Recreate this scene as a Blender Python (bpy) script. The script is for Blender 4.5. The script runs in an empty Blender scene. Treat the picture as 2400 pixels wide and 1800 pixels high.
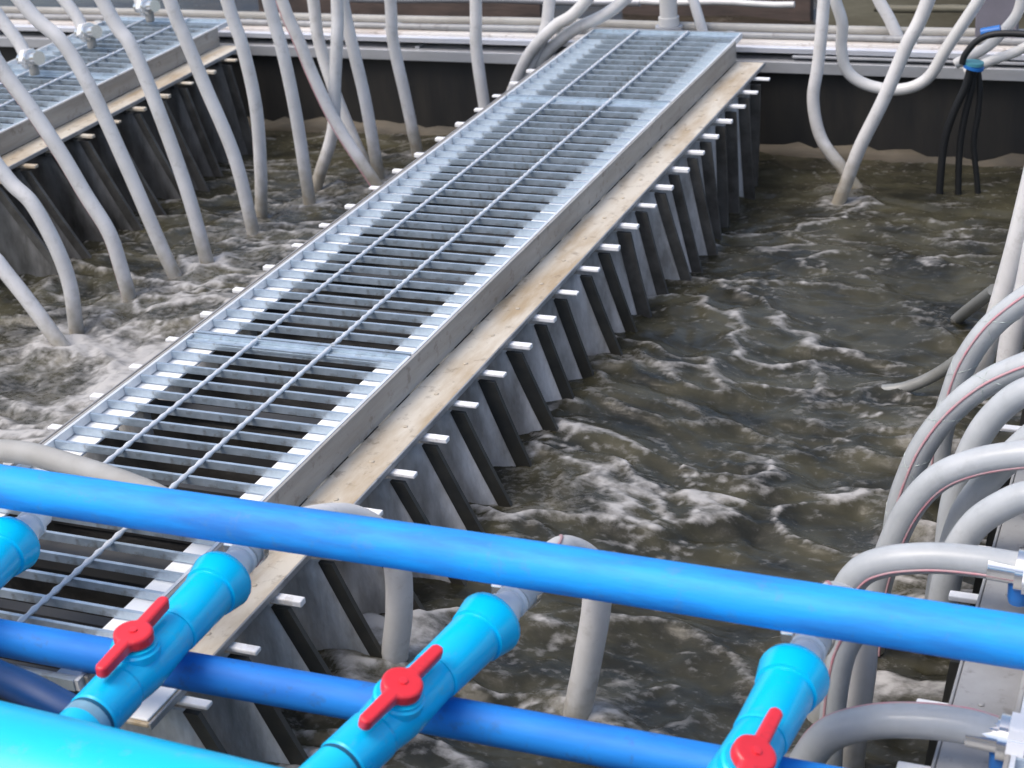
import bpy, bmesh, math, random
import numpy as np
from mathutils import Vector, Matrix

# ------------------------------------------------------------------ camera
random.seed(7)
np.random.seed(7)
scene = bpy.context.scene
COL = scene.collection
FPX, PX0, PY0 = 4000.0, 1200.0, 900.0            # focal length and centre for a 2400 x 1800 frame
CAM = Vector((0.0, 0.0, 1.2))                     # 1.2 m above the walkway grating
R3 = Matrix(((0.925542, -0.099978, 0.365206),
             (0.371702, 0.423740, -0.826004),
             (-0.072170, 0.900249, 0.429351)))
cd = bpy.data.cameras.new("camera")
cam = bpy.data.objects.new("camera", cd)
COL.objects.link(cam)
cd.sensor_width = 36.0
cd.lens = FPX / 2400.0 * 36.0
cd.clip_start = 0.05
cd.clip_end = 500.0
q = R3.to_quaternion()
cam.rotation_mode = 'QUATERNION'
cam.rotation_quaternion = q
cam.location = CAM
scene.camera = cam
cd.dof.use_dof = True
cd.dof.focus_distance = 2.75
cd.dof.aperture_fstop = 9.0
R3 = q.to_matrix()

# ------------------------------------------------------------------ sky, sun, exposure
SUN_EL, SUN_AZ = 60.0, 222.0                      # degrees; azimuth clockwise from +Y (light comes from the left)
world = bpy.data.worlds.new("World")
scene.world = world
world.use_nodes = True
wn = world.node_tree.nodes
wl = world.node_tree.links
sky = wn.new('ShaderNodeTexSky')
sky.sky_type = 'NISHITA'
sky.sun_disc = False
sky.sun_elevation = math.radians(SUN_EL)
sky.sun_rotation = math.radians(SUN_AZ)
sky.air_density = 1.0
sky.dust_density = 4.0
sky.ozone_density = 1.0
bg = wn['Background']
bg.inputs['Strength'].default_value = 0.15
wl.new(sky.outputs['Color'], bg.inputs['Color'])
sd = bpy.data.lights.new("sun", 'SUN')
sun = bpy.data.objects.new("sun", sd)
COL.objects.link(sun)
sd.energy = .85
sd.angle = math.radians(30)
sd.color = (1.0, 0.97, 0.92)
a, e = math.radians(SUN_AZ), math.radians(SUN_EL)
sdir = Vector((math.sin(a) * math.cos(e), math.cos(a) * math.cos(e), math.sin(e)))
sun.rotation_mode = 'QUATERNION'
sun.rotation_quaternion = sdir.to_track_quat('Z', 'Y')
sun.location = sdir * 20
vs = scene.view_settings
vs.view_transform = 'Standard'
vs.look = 'None'
vs.gamma = 1.0
vs.use_curve_mapping = False
vs.exposure = 0.68


# ------------------------------------------------------------------ helpers
def at(x, y, Z=None, X=None, Y=None):
    """world point seen at photo pixel (2400 x 1800) on a plane of constant X, Y or Z"""
    r = R3 @ Vector((x - PX0, -(y - PY0), -FPX))
    if Z is not None:
        t = (Z - CAM.z) / r.z
    elif X is not None:
        t = (X - CAM.x) / r.x
    else:
        t = (Y - CAM.y) / r.y
    return CAM + r * t


def ordn(n):
    w = ['first', 'second', 'third', 'fourth', 'fifth', 'sixth', 'seventh', 'eighth', 'ninth', 'tenth', 'eleventh',
         'twelfth', 'thirteenth', 'fourteenth', 'fifteenth', 'sixteenth', 'seventeenth', 'eighteenth', 'nineteenth',
         'twentieth', 'twenty-first', 'twenty-second', 'twenty-third', 'twenty-fourth', 'twenty-fifth']
    return w[n - 1]


def tag(o, label=None, cat=None, group=None, kind=None):
    if label: o['label'] = label
    if cat: o['category'] = cat
    if group: o['group'] = group
    if kind: o['kind'] = kind
    return o


def empty(name, loc=(0, 0, 0), label=None, cat=None, group=None):
    o = bpy.data.objects.new(name, None)
    o.empty_display_size = 0.05
    COL.objects.link(o)
    o.location = loc
    return tag(o, label, cat, group)


class MB:
    """collects vertices and faces, then links them as one mesh object"""
    def __init__(s):
        s.v = []; s.f = []; s.sm = []

    def add(s, v, f, smooth=False):
        n = len(s.v)
        s.v += [tuple(p) for p in v]
        s.f += [tuple(i + n for i in q) for q in f]
        s.sm += [smooth] * len(f)

    def box(s, x0, x1, y0, y1, z0, z1):
        v = [(x0, y0, z0), (x1, y0, z0), (x1, y1, z0), (x0, y1, z0), (x0, y0, z1), (x1, y0, z1), (x1, y1, z1), (x0, y1, z1)]
        f = [(0, 3, 2, 1), (4, 5, 6, 7), (0, 1, 5, 4), (1, 2, 6, 5), (2, 3, 7, 6), (3, 0, 4, 7)]
        s.add(v, f)
        return s

    def tube(s, pts, r, n=14, cap=True, smooth=True, up=None):
        pts = [Vector(p) for p in pts]
        m = len(pts)
        rs = r if isinstance(r, (list, tuple)) else [r] * m
        rings = []
        u = None
        for i, p in enumerate(pts):
            t = (pts[min(i + 1, m - 1)] - pts[max(i - 1, 0)])
            if t.length < 1e-9:                      # doubled point (a step in a lathe)
                t = pts[-1] - pts[0]
            t.normalize()
            if u is None:
                ref = Vector(up) if up else (Vector((0, 0, 1)) if abs(t.z) < .9 else Vector((1, 0, 0)))
                u = (ref - t * ref.dot(t)).normalized()
            else:
                u = (u - t * u.dot(t)).normalized()
            w = t.cross(u)
            rings.append([p + (u * math.cos(2 * math.pi * k / n) + w * math.sin(2 * math.pi * k / n)) * rs[i] for k in range(n)])
        v = [q for rg in rings for q in rg]
        f = []
        for i in range(m - 1):
            for k in range(n):
                k2 = (k + 1) % n
                f.append((i * n + k, i * n + k2, (i + 1) * n + k2, (i + 1) * n + k))
        s.add(v, f, smooth)
        if cap:
            s.add(rings[0], [tuple(reversed(range(n)))])
            s.add(rings[-1], [tuple(range(n))])
        return s

    def lathe(s, p0, axis, prof, n=24, smooth=True, cap=True):
        """prof: list of (distance along axis, radius); doubled rings give a crisp step"""
        p0 = Vector(p0); axis = Vector(axis).normalized()
        ref = Vector((0, 0, 1)) if abs(axis.z) < .9 else Vector((1, 0, 0))
        u = (ref - axis * ref.dot(axis)).normalized()
        w = axis.cross(u)
        for i in range(len(prof) - 1):
            (d0, r0), (d1, r1) = prof[i], prof[i + 1]
            ra = [p0 + axis * d0 + (u * math.cos(2 * math.pi * (k + .5) / n) + w * math.sin(2 * math.pi * (k + .5) / n)) * r0 for k in range(n)]
            rb = [p0 + axis * d1 + (u * math.cos(2 * math.pi * (k + .5) / n) + w * math.sin(2 * math.pi * (k + .5) / n)) * r1 for k in range(n)]
            s.add(ra + rb, [(k, (k + 1) % n, n + (k + 1) % n, n + k) for k in range(n)], smooth)
        if cap:
            for (d, r), rev in ((prof[0], True), (prof[-1], False)):
                if r > 1e-5:
                    ring = [p0 + axis * d + (u * math.cos(2 * math.pi * (k + .5) / n) + w * math.sin(2 * math.pi * (k + .5) / n)) * r for k in range(n)]
                    s.add(ring, [tuple(reversed(range(n))) if rev else tuple(range(n))])
        return s

    def mesh(s, name):
        me = bpy.data.meshes.new(name)
        me.from_pydata(s.v, [], s.f)
        me.polygons.foreach_set('use_smooth', s.sm)
        me.update()
        return me

    def build(s, name, mat, parent=None, bevel=0):
        o = bpy.data.objects.new(name, s.mesh(name))
        o.data.materials.append(mat)
        COL.objects.link(o)
        if parent: o.parent = parent
        if bevel:
            m = o.modifiers.new('bevel', 'BEVEL')
            m.width = bevel; m.segments = 2; m.limit_method = 'ANGLE'
        return o


def inst(name, me, loc, parent=None):
    o = bpy.data.objects.new(name, me)
    COL.objects.link(o)
    o.location = loc
    if parent: o.parent = parent
    return o


def spline(pts, per=8):
    P = [Vector(p) for p in pts]
    P = [P[0] * 2 - P[1]] + P + [P[-1] * 2 - P[-2]]
    out = []
    for i in range(1, len(P) - 2):
        p0, p1, p2, p3 = P[i - 1:i + 3]
        for k in range(per):
            t = k / per
            out.append(.5 * ((2 * p1) + (p2 - p0) * t + (2 * p0 - 5 * p1 + 4 * p2 - p3) * t * t + (3 * p1 - p0 - 3 * p2 + p3) * t ** 3))
    out.append(P[-2])
    return out


# ------------------------------------------------------------------ materials
def mat(name, col, rough=.5, metal=0.0, spec=.5, var=0.0, scale=12.0, stretch=(1, 1, 1), col2=None, bump=0.0, bscale=60.0,
        detail=6, lo=.35, hi=.7, coat=0.0, coords='Object', trans=0.0, sss=0.0, roughvar=.12, specks=0.0, speck_scale=34.0, speck_col=(.20, .18, .15)):
    m = bpy.data.materials.new(name)
    m.use_nodes = True
    nt = m.node_tree; N = nt.nodes; L = nt.links
    b = N['Principled BSDF']
    b.inputs['Roughness'].default_value = rough
    b.inputs['Metallic'].default_value = metal
    b.inputs['Specular IOR Level'].default_value = spec
    b.inputs['Coat Weight'].default_value = coat
    b.inputs['Transmission Weight'].default_value = trans
    if sss:
        b.inputs['Subsurface Weight'].default_value = sss
        b.inputs['Subsurface Radius'].default_value = (1, 1, 1)
        b.inputs['Subsurface Scale'].default_value = .015
    b.inputs['Base Color'].default_value = (*col, 1)
    tc = N.new('ShaderNodeTexCoord')
    mp = N.new('ShaderNodeMapping')
    mp.inputs['Scale'].default_value = stretch
    L.new(tc.outputs[coords], mp.inputs['Vector'])
    if col2 is not None or var > 0:
        nz = N.new('ShaderNodeTexNoise')
        nz.inputs['Scale'].default_value = scale
        nz.inputs['Detail'].default_value = detail
        nz.inputs['Roughness'].default_value = .62
        L.new(mp.outputs['Vector'], nz.inputs['Vector'])
        rp = N.new('ShaderNodeValToRGB')
        rp.color_ramp.elements[0].position = lo
        rp.color_ramp.elements[1].position = hi
        c2 = col2 if col2 is not None else tuple(c * (1 - var) for c in col)
        rp.color_ramp.elements[0].color = (*c2, 1)
        rp.color_ramp.elements[1].color = (*col, 1)
        L.new(nz.outputs['Fac'], rp.inputs['Fac'])
        L.new(rp.outputs['Color'], b.inputs['Base Color'])
        if specks:
            n3 = N.new('ShaderNodeTexNoise'); n3.inputs['Scale'].default_value = speck_scale; n3.inputs['Detail'].default_value = 4
            n3.inputs['Roughness'].default_value = .7
            L.new(tc.outputs[coords], n3.inputs['Vector'])
            m3 = N.new('ShaderNodeMapRange'); m3.inputs['From Min'].default_value = .57; m3.inputs['From Max'].default_value = .68
            m3.inputs['To Max'].default_value = specks
            L.new(n3.outputs['Fac'], m3.inputs['Value'])
            x3 = N.new('ShaderNodeMix'); x3.data_type = 'RGBA'
            L.new(m3.outputs['Result'], x3.inputs[0]); L.new(rp.outputs['Color'], x3.inputs[6]); x3.inputs[7].default_value = (*speck_col, 1)
            L.new(x3.outputs[2], b.inputs['Base Color'])
        mr = N.new('ShaderNodeMapRange')
        mr.inputs['To Min'].default_value = min(1, rough + roughvar)
        mr.inputs['To Max'].default_value = max(.02, rough - roughvar)
        L.new(nz.outputs['Fac'], mr.inputs['Value'])
        L.new(mr.outputs['Result'], b.inputs['Roughness'])
    if bump > 0:
        n2 = N.new('ShaderNodeTexNoise')
        n2.inputs['Scale'].default_value = bscale
        n2.inputs['Detail'].default_value = 5
        L.new(mp.outputs['Vector'], n2.inputs['Vector'])
        bp = N.new('ShaderNodeBump')
        bp.inputs['Strength'].default_value = bump
        bp.inputs['Distance'].default_value = .004
        L.new(n2.outputs['Fac'], bp.inputs['Height'])
        L.new(bp.outputs['Normal'], b.inputs['Normal'])
    return m


M = {}
M['galv'] = mat('galvanised_steel', (.57, .66, .74), .40, .62, .5, col2=(.39, .47, .53), scale=26, bump=.25, bscale=90, specks=.55, speck_scale=22.0, speck_col=(.16, .145, .12))
M['galv_edge'] = mat('galvanised_edge', (.78, .81, .83), .4, .2, .5, col2=(.60, .63, .66), scale=18, bump=.2)
M['support'] = mat('white_painted_support', (.90, .91, .91), .3, .0, .5, col2=(.78, .80, .80), scale=14, lo=.2, hi=.45, specks=.35, speck_col=(.40, .38, .34))
M['web'] = mat('weathered_grey_channel', (.42, .41, .39), .55, .15, .5, col2=(.30, .28, .25), scale=9, stretch=(1, .35, 3), bump=.25, specks=.5, speck_col=(.16, .13, .10))
M['ledge'] = mat('stained_cream_ledge', (.60, .55, .46), .55, .0, .5, col2=(.40, .31, .20), scale=8, stretch=(2.2, .55, 1), lo=.34, hi=.6, bump=.2, specks=.55, speck_col=(.20, .15, .10))
M['ledge_grey'] = mat('grey_ledge', (.36, .37, .38), .5, .1, .5, col2=(.25, .25, .25), scale=6, bump=.2, specks=.5, speck_col=(.12, .11, .10))
M['tab'] = mat('white_plastic_tab', (.90, .90, .90), .3, 0, .5, var=.12, scale=40, specks=.4, speck_col=(.40, .36, .30))
M['hanger'] = mat('dark_hanger', (.05, .05, .05), .6)
M['strip'] = mat('black_plastic_edge', (.020, .022, .023), .45, col2=(.045, .045, .04), scale=20, bump=.3)
M['sheet'] = mat('grey_membrane', (.72, .72, .72), .6, col2=(.27, .26, .24), scale=13, stretch=(1.3, 1, .45), lo=.33, hi=.66, bump=.7, bscale=70)
M['sheet_dark'] = mat('dark_membrane', (.21, .205, .195), .6, col2=(.05, .047, .04), scale=13, stretch=(1.3, 1, .45), lo=.33, hi=.7, bump=.7, bscale=70)  # darker version of the grey membrane, for the left unit
M['strip_grey'] = mat('grey_fouled_edge', (.10, .098, .092), .6, col2=(.04, .038, .034), scale=18, bump=.3)
M['core'] = mat('black_painted_shade', (.05, .048, .043), .6, col2=(.018, .017, .015), scale=10, bump=.7)  # shade under the grating, painted into the inner membrane colour
M['hose_dull'] = mat('dull_grey_hose', (.40, .395, .375), .45, 0, .35, col2=(.30, .29, .265), scale=9, sss=.3)
M['hose_sub'] = mat('wet_grey_hose', (.26, .27, .26), .4, col2=(.18, .18, .165), scale=10)
M['hose'] = mat('grey_pvc_hose', (.69, .68, .67), .45, 0, .35, col2=(.56, .55, .535), sss=.45, scale=9, lo=.3, hi=.62, coat=.15, specks=.25, speck_col=(.30, .28, .24))
M['hose_cool'] = mat('clear_grey_hose', (.49, .51, .52), .40, 0, .35, col2=(.36, .38, .39), sss=.45, scale=8, lo=.3, hi=.62, coat=.25, specks=.2, speck_col=(.28, .28, .27))
M['hose_white'] = mat('white_hose', (.72, .71, .69), .35, 0, .5, col2=(.55, .54, .52), scale=9, coat=.15)
M['stripe'] = mat('faded_red_stripe', (.56, .22, .26), .4, 0, .5, col2=(.47, .34, .35), scale=60)
M['braid'] = mat('pale_braid', (.52, .58, .56), .45, 0, .5, var=.3, scale=60)
M['blue'] = mat('blue_pvc', (.016, .35, .88), .58, 0, .35, col2=(.030, .20, .58), scale=18, stretch=(.22, 1.2, 1.2), lo=.36, hi=.60, bump=.25, bscale=55, roughvar=.2, detail=9, specks=.35, speck_col=(.10, .24, .45))
M['blue_low'] = mat('scuffed_blue_pvc', (.016, .25, .74), .58, 0, .35, col2=(.014, .135, .50), scale=16, stretch=(.22, 1.2, 1.2), lo=.3, hi=.62, bump=.15, bscale=45, specks=.4, speck_col=(.05, .10, .22))
M['navy'] = mat('dark_blue_pvc', (.006, .045, .16), .4, var=.3)
M['cyan'] = mat('cyan_pvc', (.002, .54, .88), .26, 0, .5, col2=(.002, .44, .80), scale=6, lo=.25, hi=.55, coat=.2, roughvar=.06, specks=.3, speck_col=(.10, .36, .5))
M['cyan_pipe'] = mat('cyan_header_pvc', (.004, .56, .84), .3, 0, .5, col2=(.004, .44, .74), scale=5, stretch=(.4, 1.5, 1.5), lo=.25, hi=.6, coat=.15, roughvar=.06, specks=.3, speck_col=(.14, .46, .60))
M['glue'] = mat('grey_solvent_smear', (.22, .42, .55), .5, var=.3, scale=30)
M['red'] = mat('red_plastic', (.86, .035, .05), .34, 0, .5, col2=(.74, .025, .035), scale=12, coat=.1, specks=.25, speck_col=(.35, .03, .03))
M['seam'] = mat('dark_seam', (.004, .09, .17), .6)
M['nickel'] = mat('bright_metal_fitting', (.78, .78, .77), .2, .9)
M['white'] = mat('white_nylon_fitting', (.85, .85, .85), .3)
M['bluecap'] = mat('blue_clamp', (.02, .16, .5), .4)
M['teal'] = mat('teal_clamp', (.08, .28, .33), .4)
M['black'] = mat('black_rubber', (.012, .013, .014), .5, bump=.3, bscale=30)
M['wall'] = mat('black_tank_wall', (.014, .014, .014), .6, col2=(.024, .022, .019), scale=5, stretch=(2.5, 1, .5), lo=.4, hi=.6, bump=.5, bscale=20)
M['scum'] = mat('brown_scum_band', (.085, .064, .036), .6, col2=(.028, .024, .016), scale=9, stretch=(.4, 1, 1.5), lo=.35, hi=.65, bump=.7, bscale=30)
M['beam'] = mat('cream_beam_top', (.68, .65, .61), .5, 0, .5, col2=(.48, .42, .37), scale=4, stretch=(.6, 2, 2), lo=.3, hi=.55, bump=.2, specks=.5, speck_col=(.22, .17, .13))
M['beam_steel'] = mat('galvanised_beam', (.52, .53, .56), .42, .35, .5, col2=(.36, .37, .38), scale=6, stretch=(.4, 1, 1), bump=.2)
M['lip'] = mat('bright_rail', (.80, .82, .88), .25, .5)
M['brown'] = mat('brown_far_panel', (.12, .085, .07), .7, col2=(.05, .04, .035), scale=7, stretch=(.5, 1, 1.6), bump=.4)
M['olive'] = mat('mossy_far_pipe', (.19, .18, .13), .6, col2=(.10, .09, .06), scale=8, stretch=(.4, 1, 1), bump=.4)
M['panel'] = mat('mauve_grey_panel', (.19, .18, .21), .5, var=.2)
M['concrete'] = mat('dark_concrete', (.12, .115, .105), .8, col2=(.06, .055, .05), scale=5, bump=.5)


def sludge(m, z0, z1, col):
    """brown sludge that has dried on a material up to a height above the water"""
    N = m.node_tree.nodes; L = m.node_tree.links
    b = N['Principled BSDF']
    src = b.inputs['Base Color'].links[0].from_socket
    g_ = N.new('ShaderNodeNewGeometry'); sx = N.new('ShaderNodeSeparateXYZ')
    L.new(g_.outputs['Position'], sx.inputs[0])
    nz = N.new('ShaderNodeTexNoise'); nz.inputs['Scale'].default_value = 38; nz.inputs['Detail'].default_value = 5
    L.new(g_.outputs['Position'], nz.inputs['Vector'])
    ad = N.new('ShaderNodeMath'); ad.operation = 'MULTIPLY_ADD'
    L.new(nz.outputs['Fac'], ad.inputs[0]); ad.inputs[1].default_value = .14; L.new(sx.outputs['Z'], ad.inputs[2])
    mr = N.new('ShaderNodeMapRange')
    mr.inputs['From Min'].default_value = z0 + .07; mr.inputs['From Max'].default_value = z1 + .07
    mr.inputs['To Min'].default_value = .85; mr.inputs['To Max'].default_value = 0
    L.new(ad.outputs[0], mr.inputs['Value'])
    mx = N.new('ShaderNodeMix'); mx.data_type = 'RGBA'
    L.new(mr.outputs['Result'], mx.inputs[0]); L.new(src, mx.inputs[6]); mx.inputs[7].default_value = (*col, 1)
    L.new(mx.outputs[2], b.inputs['Base Color'])


for k_ in ('hose', 'hose_cool', 'hose_white'):
    sludge(M[k_], -.32, -.215, (.24, .21, .15))
sludge(M['strip'], -.28, -.18, (.045, .041, .03))

# places where hoses break the surface (photo pixels), churned to foam
ENTRY = [at(x_, y_, Z=-.30) for x_, y_ in [(178, 763), (145, 811), (303, 695), (407, 640), (485, 612), (593, 540), (612, 480), (722, 450), (872, 418),
         (750, 407), (882, 380), (972, 328), (1975, 395), (1982, 432), (2120, 1250), (2060, 1390), (1950, 1500), (2230, 1030), (930, 1560), (1352, 1700)]]

# ------------------------------------------------------------------ the water
def vnoise(x, y, seed):
    """2-D gradient noise, vectorised"""
    rs = np.random.RandomState(seed)
    perm = rs.permutation(512)
    ang = rs.rand(512) * 2 * np.pi
    xi = np.floor(x).astype(int); yi = np.floor(y).astype(int)
    xf = x - xi; yf = y - yi
    def g(ix, iy, dx, dy):
        h = perm[(perm[ix & 511] + iy) & 511]
        return np.cos(ang[h]) * dx + np.sin(ang[h]) * dy
    u = xf * xf * xf * (xf * (xf * 6 - 15) + 10); v = yf * yf * yf * (yf * (yf * 6 - 15) + 10)
    a_ = g(xi, yi, xf, yf); b_ = g(xi + 1, yi, xf - 1, yf)
    c_ = g(xi, yi + 1, xf, yf - 1); d_ = g(xi + 1, yi + 1, xf - 1, yf - 1)
    return 1.5 * ((a_ * (1 - u) + b_ * u) * (1 - v) + (c_ * (1 - u) + d_ * u) * v)


def fbm(x, y, seed, octv=4, gain=.5):
    s = 0; am = 1; t = 0
    for k in range(octv):
        s = s + am * vnoise(x * 2 ** k, y * 2 ** k, seed + k * 13); t += am; am *= gain
    return s / t


WZ = -0.315


def water_fields(X, Y):
    wx = X + .10 * fbm(X * 2.2, Y * 2.2, 11, 3) + .035 * fbm(X * 7, Y * 7, 12, 2)
    wy = Y + .10 * fbm(X * 2.2, Y * 2.2, 21, 3) + .035 * fbm(X * 7, Y * 7, 22, 2)
    big = fbm(wx * 2.0, wy * 2.6, 31, 3)
    r1 = 1 - np.abs(fbm(wx * 2.3, wy * 5.4, 41, 3)) * 2.3          # ridges: boiling crests
    r2 = 1 - np.abs(fbm(wx * 7.5, wy * 14.0, 51, 3)) * 2.1
    fine = fbm(wx * 24, wy * 30, 61, 3)
    r1 = np.clip(r1, 0, 1); r2 = np.clip(r2, 0, 1)
    calm = np.clip((Y - 3.3) / 1.1, 0, 1)                            # quieter towards the far wall
    amp = 1 - .45 * calm
    mound = .065 * np.exp(-((X + 1.05) / .26) ** 2) * np.clip((3.9 - Y) / .9, 0, 1) + .03 * np.exp(-((X + 1.95) / .28) ** 2)
    Z = WZ - .050 * calm + mound * (1 - .5 * calm) + amp * (.024 * big + .019 * (r1 ** 2 - .35) + .009 * (r2 - .5) + .0035 * fine)
    lines = np.clip((r1 - .86) / .14, 0, 1) * np.clip(.72 + 1.3 * fbm(wx * 1.6, wy * 1.9, 71, 2), 0, 1)
    r3 = np.clip(1 - np.abs(fbm(wx * 11, wy * 34, 55, 2)) * 2.2, 0, 1)
    lines3 = np.clip((r3 - .80) / .2, 0, 1) * np.clip(.35 + 1.5 * fbm(wx * 3.1, wy * 4.1, 85, 2), 0, 1)
    lines2 = np.clip((r2 - .84) / .16, 0, 1) * np.clip(.25 + 1.5 * fbm(wx * 2.3, wy * 2.6, 81, 2), 0, 1)
    left = np.exp(-((X + 2.12) / .40) ** 2) * np.clip((3.75 - Y) / .9, 0, 1)       # churned foam where the hoses go in
    rim = np.exp(-((X + 1.02) / .12) ** 2) * np.clip((3.4 - Y) / .8, 0, 1)
    patch = np.clip(fbm(wx * 3.2, wy * 4.4, 91, 4) * 1.7 + .12, 0, 1)
    foam = .80 * lines + .5 * lines2 + .62 * lines3 + 1.0 * left * np.clip(patch + .3, 0, 1) + .18 * rim * patch + .16 * np.clip(patch - .25, 0, 1)
    foam = foam * (1 - .35 * calm)
    for p_ in ENTRY:
        d2 = ((X - p_.x) / .075) ** 2 + ((Y - p_.y) / .06) ** 2
        foam = foam + .75 * np.exp(-d2) * (.45 + patch)
        Z = Z + .008 * np.exp(-((np.sqrt(d2) - .8) / .35) ** 2)
    bub = np.clip(fbm(X * 60, Y * 60, 171, 2) * 2.2, 0, 1)
    foam = foam * (.75 + .5 * bub)
    foam = np.clip(foam * (.8 + .5 * fine), 0, 1)
    return Z, foam


def grid_sheet(name, xs, ys, fields, material):
    X, Y = np.meshgrid(xs, ys)
    Z, foam = fields(X, Y)
    ny, nx = X.shape
    v = np.stack([X.ravel(), Y.ravel(), Z.ravel()], 1)
    i = np.arange(nx * ny).reshape(ny, nx)
    f = np.stack([i[:-1, :-1].ravel(), i[:-1, 1:].ravel(), i[1:, 1:].ravel(), i[1:, :-1].ravel()], 1)
    me = bpy.data.meshes.new(name)
    me.vertices.add(len(v)); me.vertices.foreach_set('co', v.ravel())
    me.loops.add(f.size); me.loops.foreach_set('vertex_index', f.ravel().astype(np.int32))
    me.polygons.add(len(f))
    me.polygons.foreach_set('loop_start', (np.arange(len(f)) * 4).astype(np.int32))
    me.polygons.foreach_set('use_smooth', np.ones(len(f), bool))
    me.update(calc_edges=True)
    at_ = me.attributes.new('foam', 'FLOAT', 'POINT')
    at_.data.foreach_set('value', foam.ravel().astype(np.float32))
    me.materials.append(material)
    o = bpy.data.objects.new(name, me)
    COL.objects.link(o)
    return o


def water_material(name, deep, silt, foamc):
    m = bpy.data.materials.new(name)
    m.use_nodes = True
    N = m.node_tree.nodes; L = m.node_tree.links
    b = N['Principled BSDF']
    tc = N.new('ShaderNodeTexCoord')
    at_ = N.new('ShaderNodeAttribute'); at_.attribute_name = 'foam'
    n1 = N.new('ShaderNodeTexNoise'); n1.inputs['Scale'].default_value = 7; n1.inputs['Detail'].default_value = 8
    mp = N.new('ShaderNodeMapping'); mp.inputs['Scale'].default_value = (1, 1.5, 1)
    L.new(tc.outputs['Object'], mp.inputs['Vector']); L.new(mp.outputs['Vector'], n1.inputs['Vector'])
    r1 = N.new('ShaderNodeValToRGB')
    r1.color_ramp.elements[0].position = .36; r1.color_ramp.elements[0].color = (*deep, 1)
    r1.color_ramp.elements[1].position = .68; r1.color_ramp.elements[1].color = (*silt, 1)
    L.new(n1.outputs['Fac'], r1.inputs['Fac'])
    n2 = N.new('ShaderNodeTexNoise'); n2.inputs['Scale'].default_value = 55; n2.inputs['Detail'].default_value = 6
    n2.inputs['Roughness'].default_value = .7
    L.new(mp.outputs['Vector'], n2.inputs['Vector'])
    ad = N.new('ShaderNodeMath'); ad.operation = 'MULTIPLY_ADD'
    L.new(n2.outputs['Fac'], ad.inputs[0]); ad.inputs[1].default_value = .9
    sb = N.new('ShaderNodeMath'); sb.operation = 'SUBTRACT'; L.new(at_.outputs['Fac'], sb.inputs[0]); sb.inputs[1].default_value = .43
    L.new(sb.outputs[0], ad.inputs[2])
    ms = N.new('ShaderNodeMapRange'); ms.interpolation_type = 'SMOOTHSTEP'
    ms.inputs['From Min'].default_value = .05; ms.inputs['From Max'].default_value = .85
    L.new(ad.outputs[0], ms.inputs['Value'])
    mx = N.new('ShaderNodeMix'); mx.data_type = 'RGBA'
    L.new(ms.outputs['Result'], mx.inputs[0])
    L.new(r1.outputs['Color'], mx.inputs[6]); mx.inputs[7].default_value = (*foamc, 1)
    L.new(mx.outputs[2], b.inputs['Base Color'])
    rr = N.new('ShaderNodeMapRange'); rr.inputs['To Min'].default_value = .24; rr.inputs['To Max'].default_value = .7
    L.new(ms.outputs['Result'], rr.inputs['Value']); L.new(rr.outputs['Result'], b.inputs['Roughness'])
    b.inputs['IOR'].default_value = 1.333
    bp = N.new('ShaderNodeBump'); bp.inputs['Strength'].default_value = .22; bp.inputs['Distance'].default_value = .006
    L.new(n2.outputs['Fac'], bp.inputs['Height']); L.new(bp.outputs['Normal'], b.inputs['Normal'])
    return m


M['water'] = water_material('turbid_brown_water', (.0175, .0172, .0115), (.064, .059, .035), (.42, .41, .395))
M['water_far'] = water_material('far_brown_water', (.02, .017, .013), (.055, .045, .032), (.16, .145, .125))
xs = np.arange(-4.6, 1.3, .0085)
ys = np.arange(0.7, 4.596, .0085)
water = grid_sheet('water', xs, ys, water_fields, M['water'])
tag(water, kind='structure', label='dark turbulent brown water with foam streaks filling the tank')


def far_fields(X, Y):
    Z = -.30 + .018 * fbm(X * 3, Y * 4, 131, 4)
    foam = np.clip(fbm(X * 5, Y * 9, 141, 3) * 1.3 - .35, 0, 1)
    return Z, foam


water2 = grid_sheet('water', np.arange(-7, 4.5, .05), np.arange(4.85, 12.0, .05), far_fields, M['water_far'])
tag(water2, kind='structure', label='brown water of the next tank beyond the far beam')

# ground below and around the tanks
g = MB(); g.box(-60, 60, -60, 60, -1.6, -1.5)
tag(g.build('ground', M['concrete']), kind='structure')

# ------------------------------------------------------------------ far wall and beam
FY = 4.60
w = MB(); w.box(-5.0, 2.2, FY, FY + .24, -1.5, -.117)
tw = tag(w.build('tank_wall', M['wall']), 'black tank wall below the far steel beam', 'wall')
nseg = 160
b_ = MB()
top = []; bot = []
for i in range(nseg + 1):
    x = -5.0 + 7.2 * i / nseg
    h = -.325 + .010 * math.sin(i * .37) * math.sin(i * .13 + 1) + .014 * random.uniform(-1, .6)
    if -.98 < x < -.5: h += -.01 + .012 * random.random()
    top.append((x, h))
v = []; f = []
for x, h in top:
    v += [(x, FY - .003, -1.0), (x, FY - .012 - .004 * random.random(), -.40), (x, FY - .003, h), (x, FY + .01, h)]
for i in range(nseg):
    for k in range(3):
        a0 = i * 4 + k; f.append((a0, a0 + 4, a0 + 5, a0 + 1))
b_.add(v, f, True)
b_.build('scum_band', M['scum'], tw)

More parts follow.
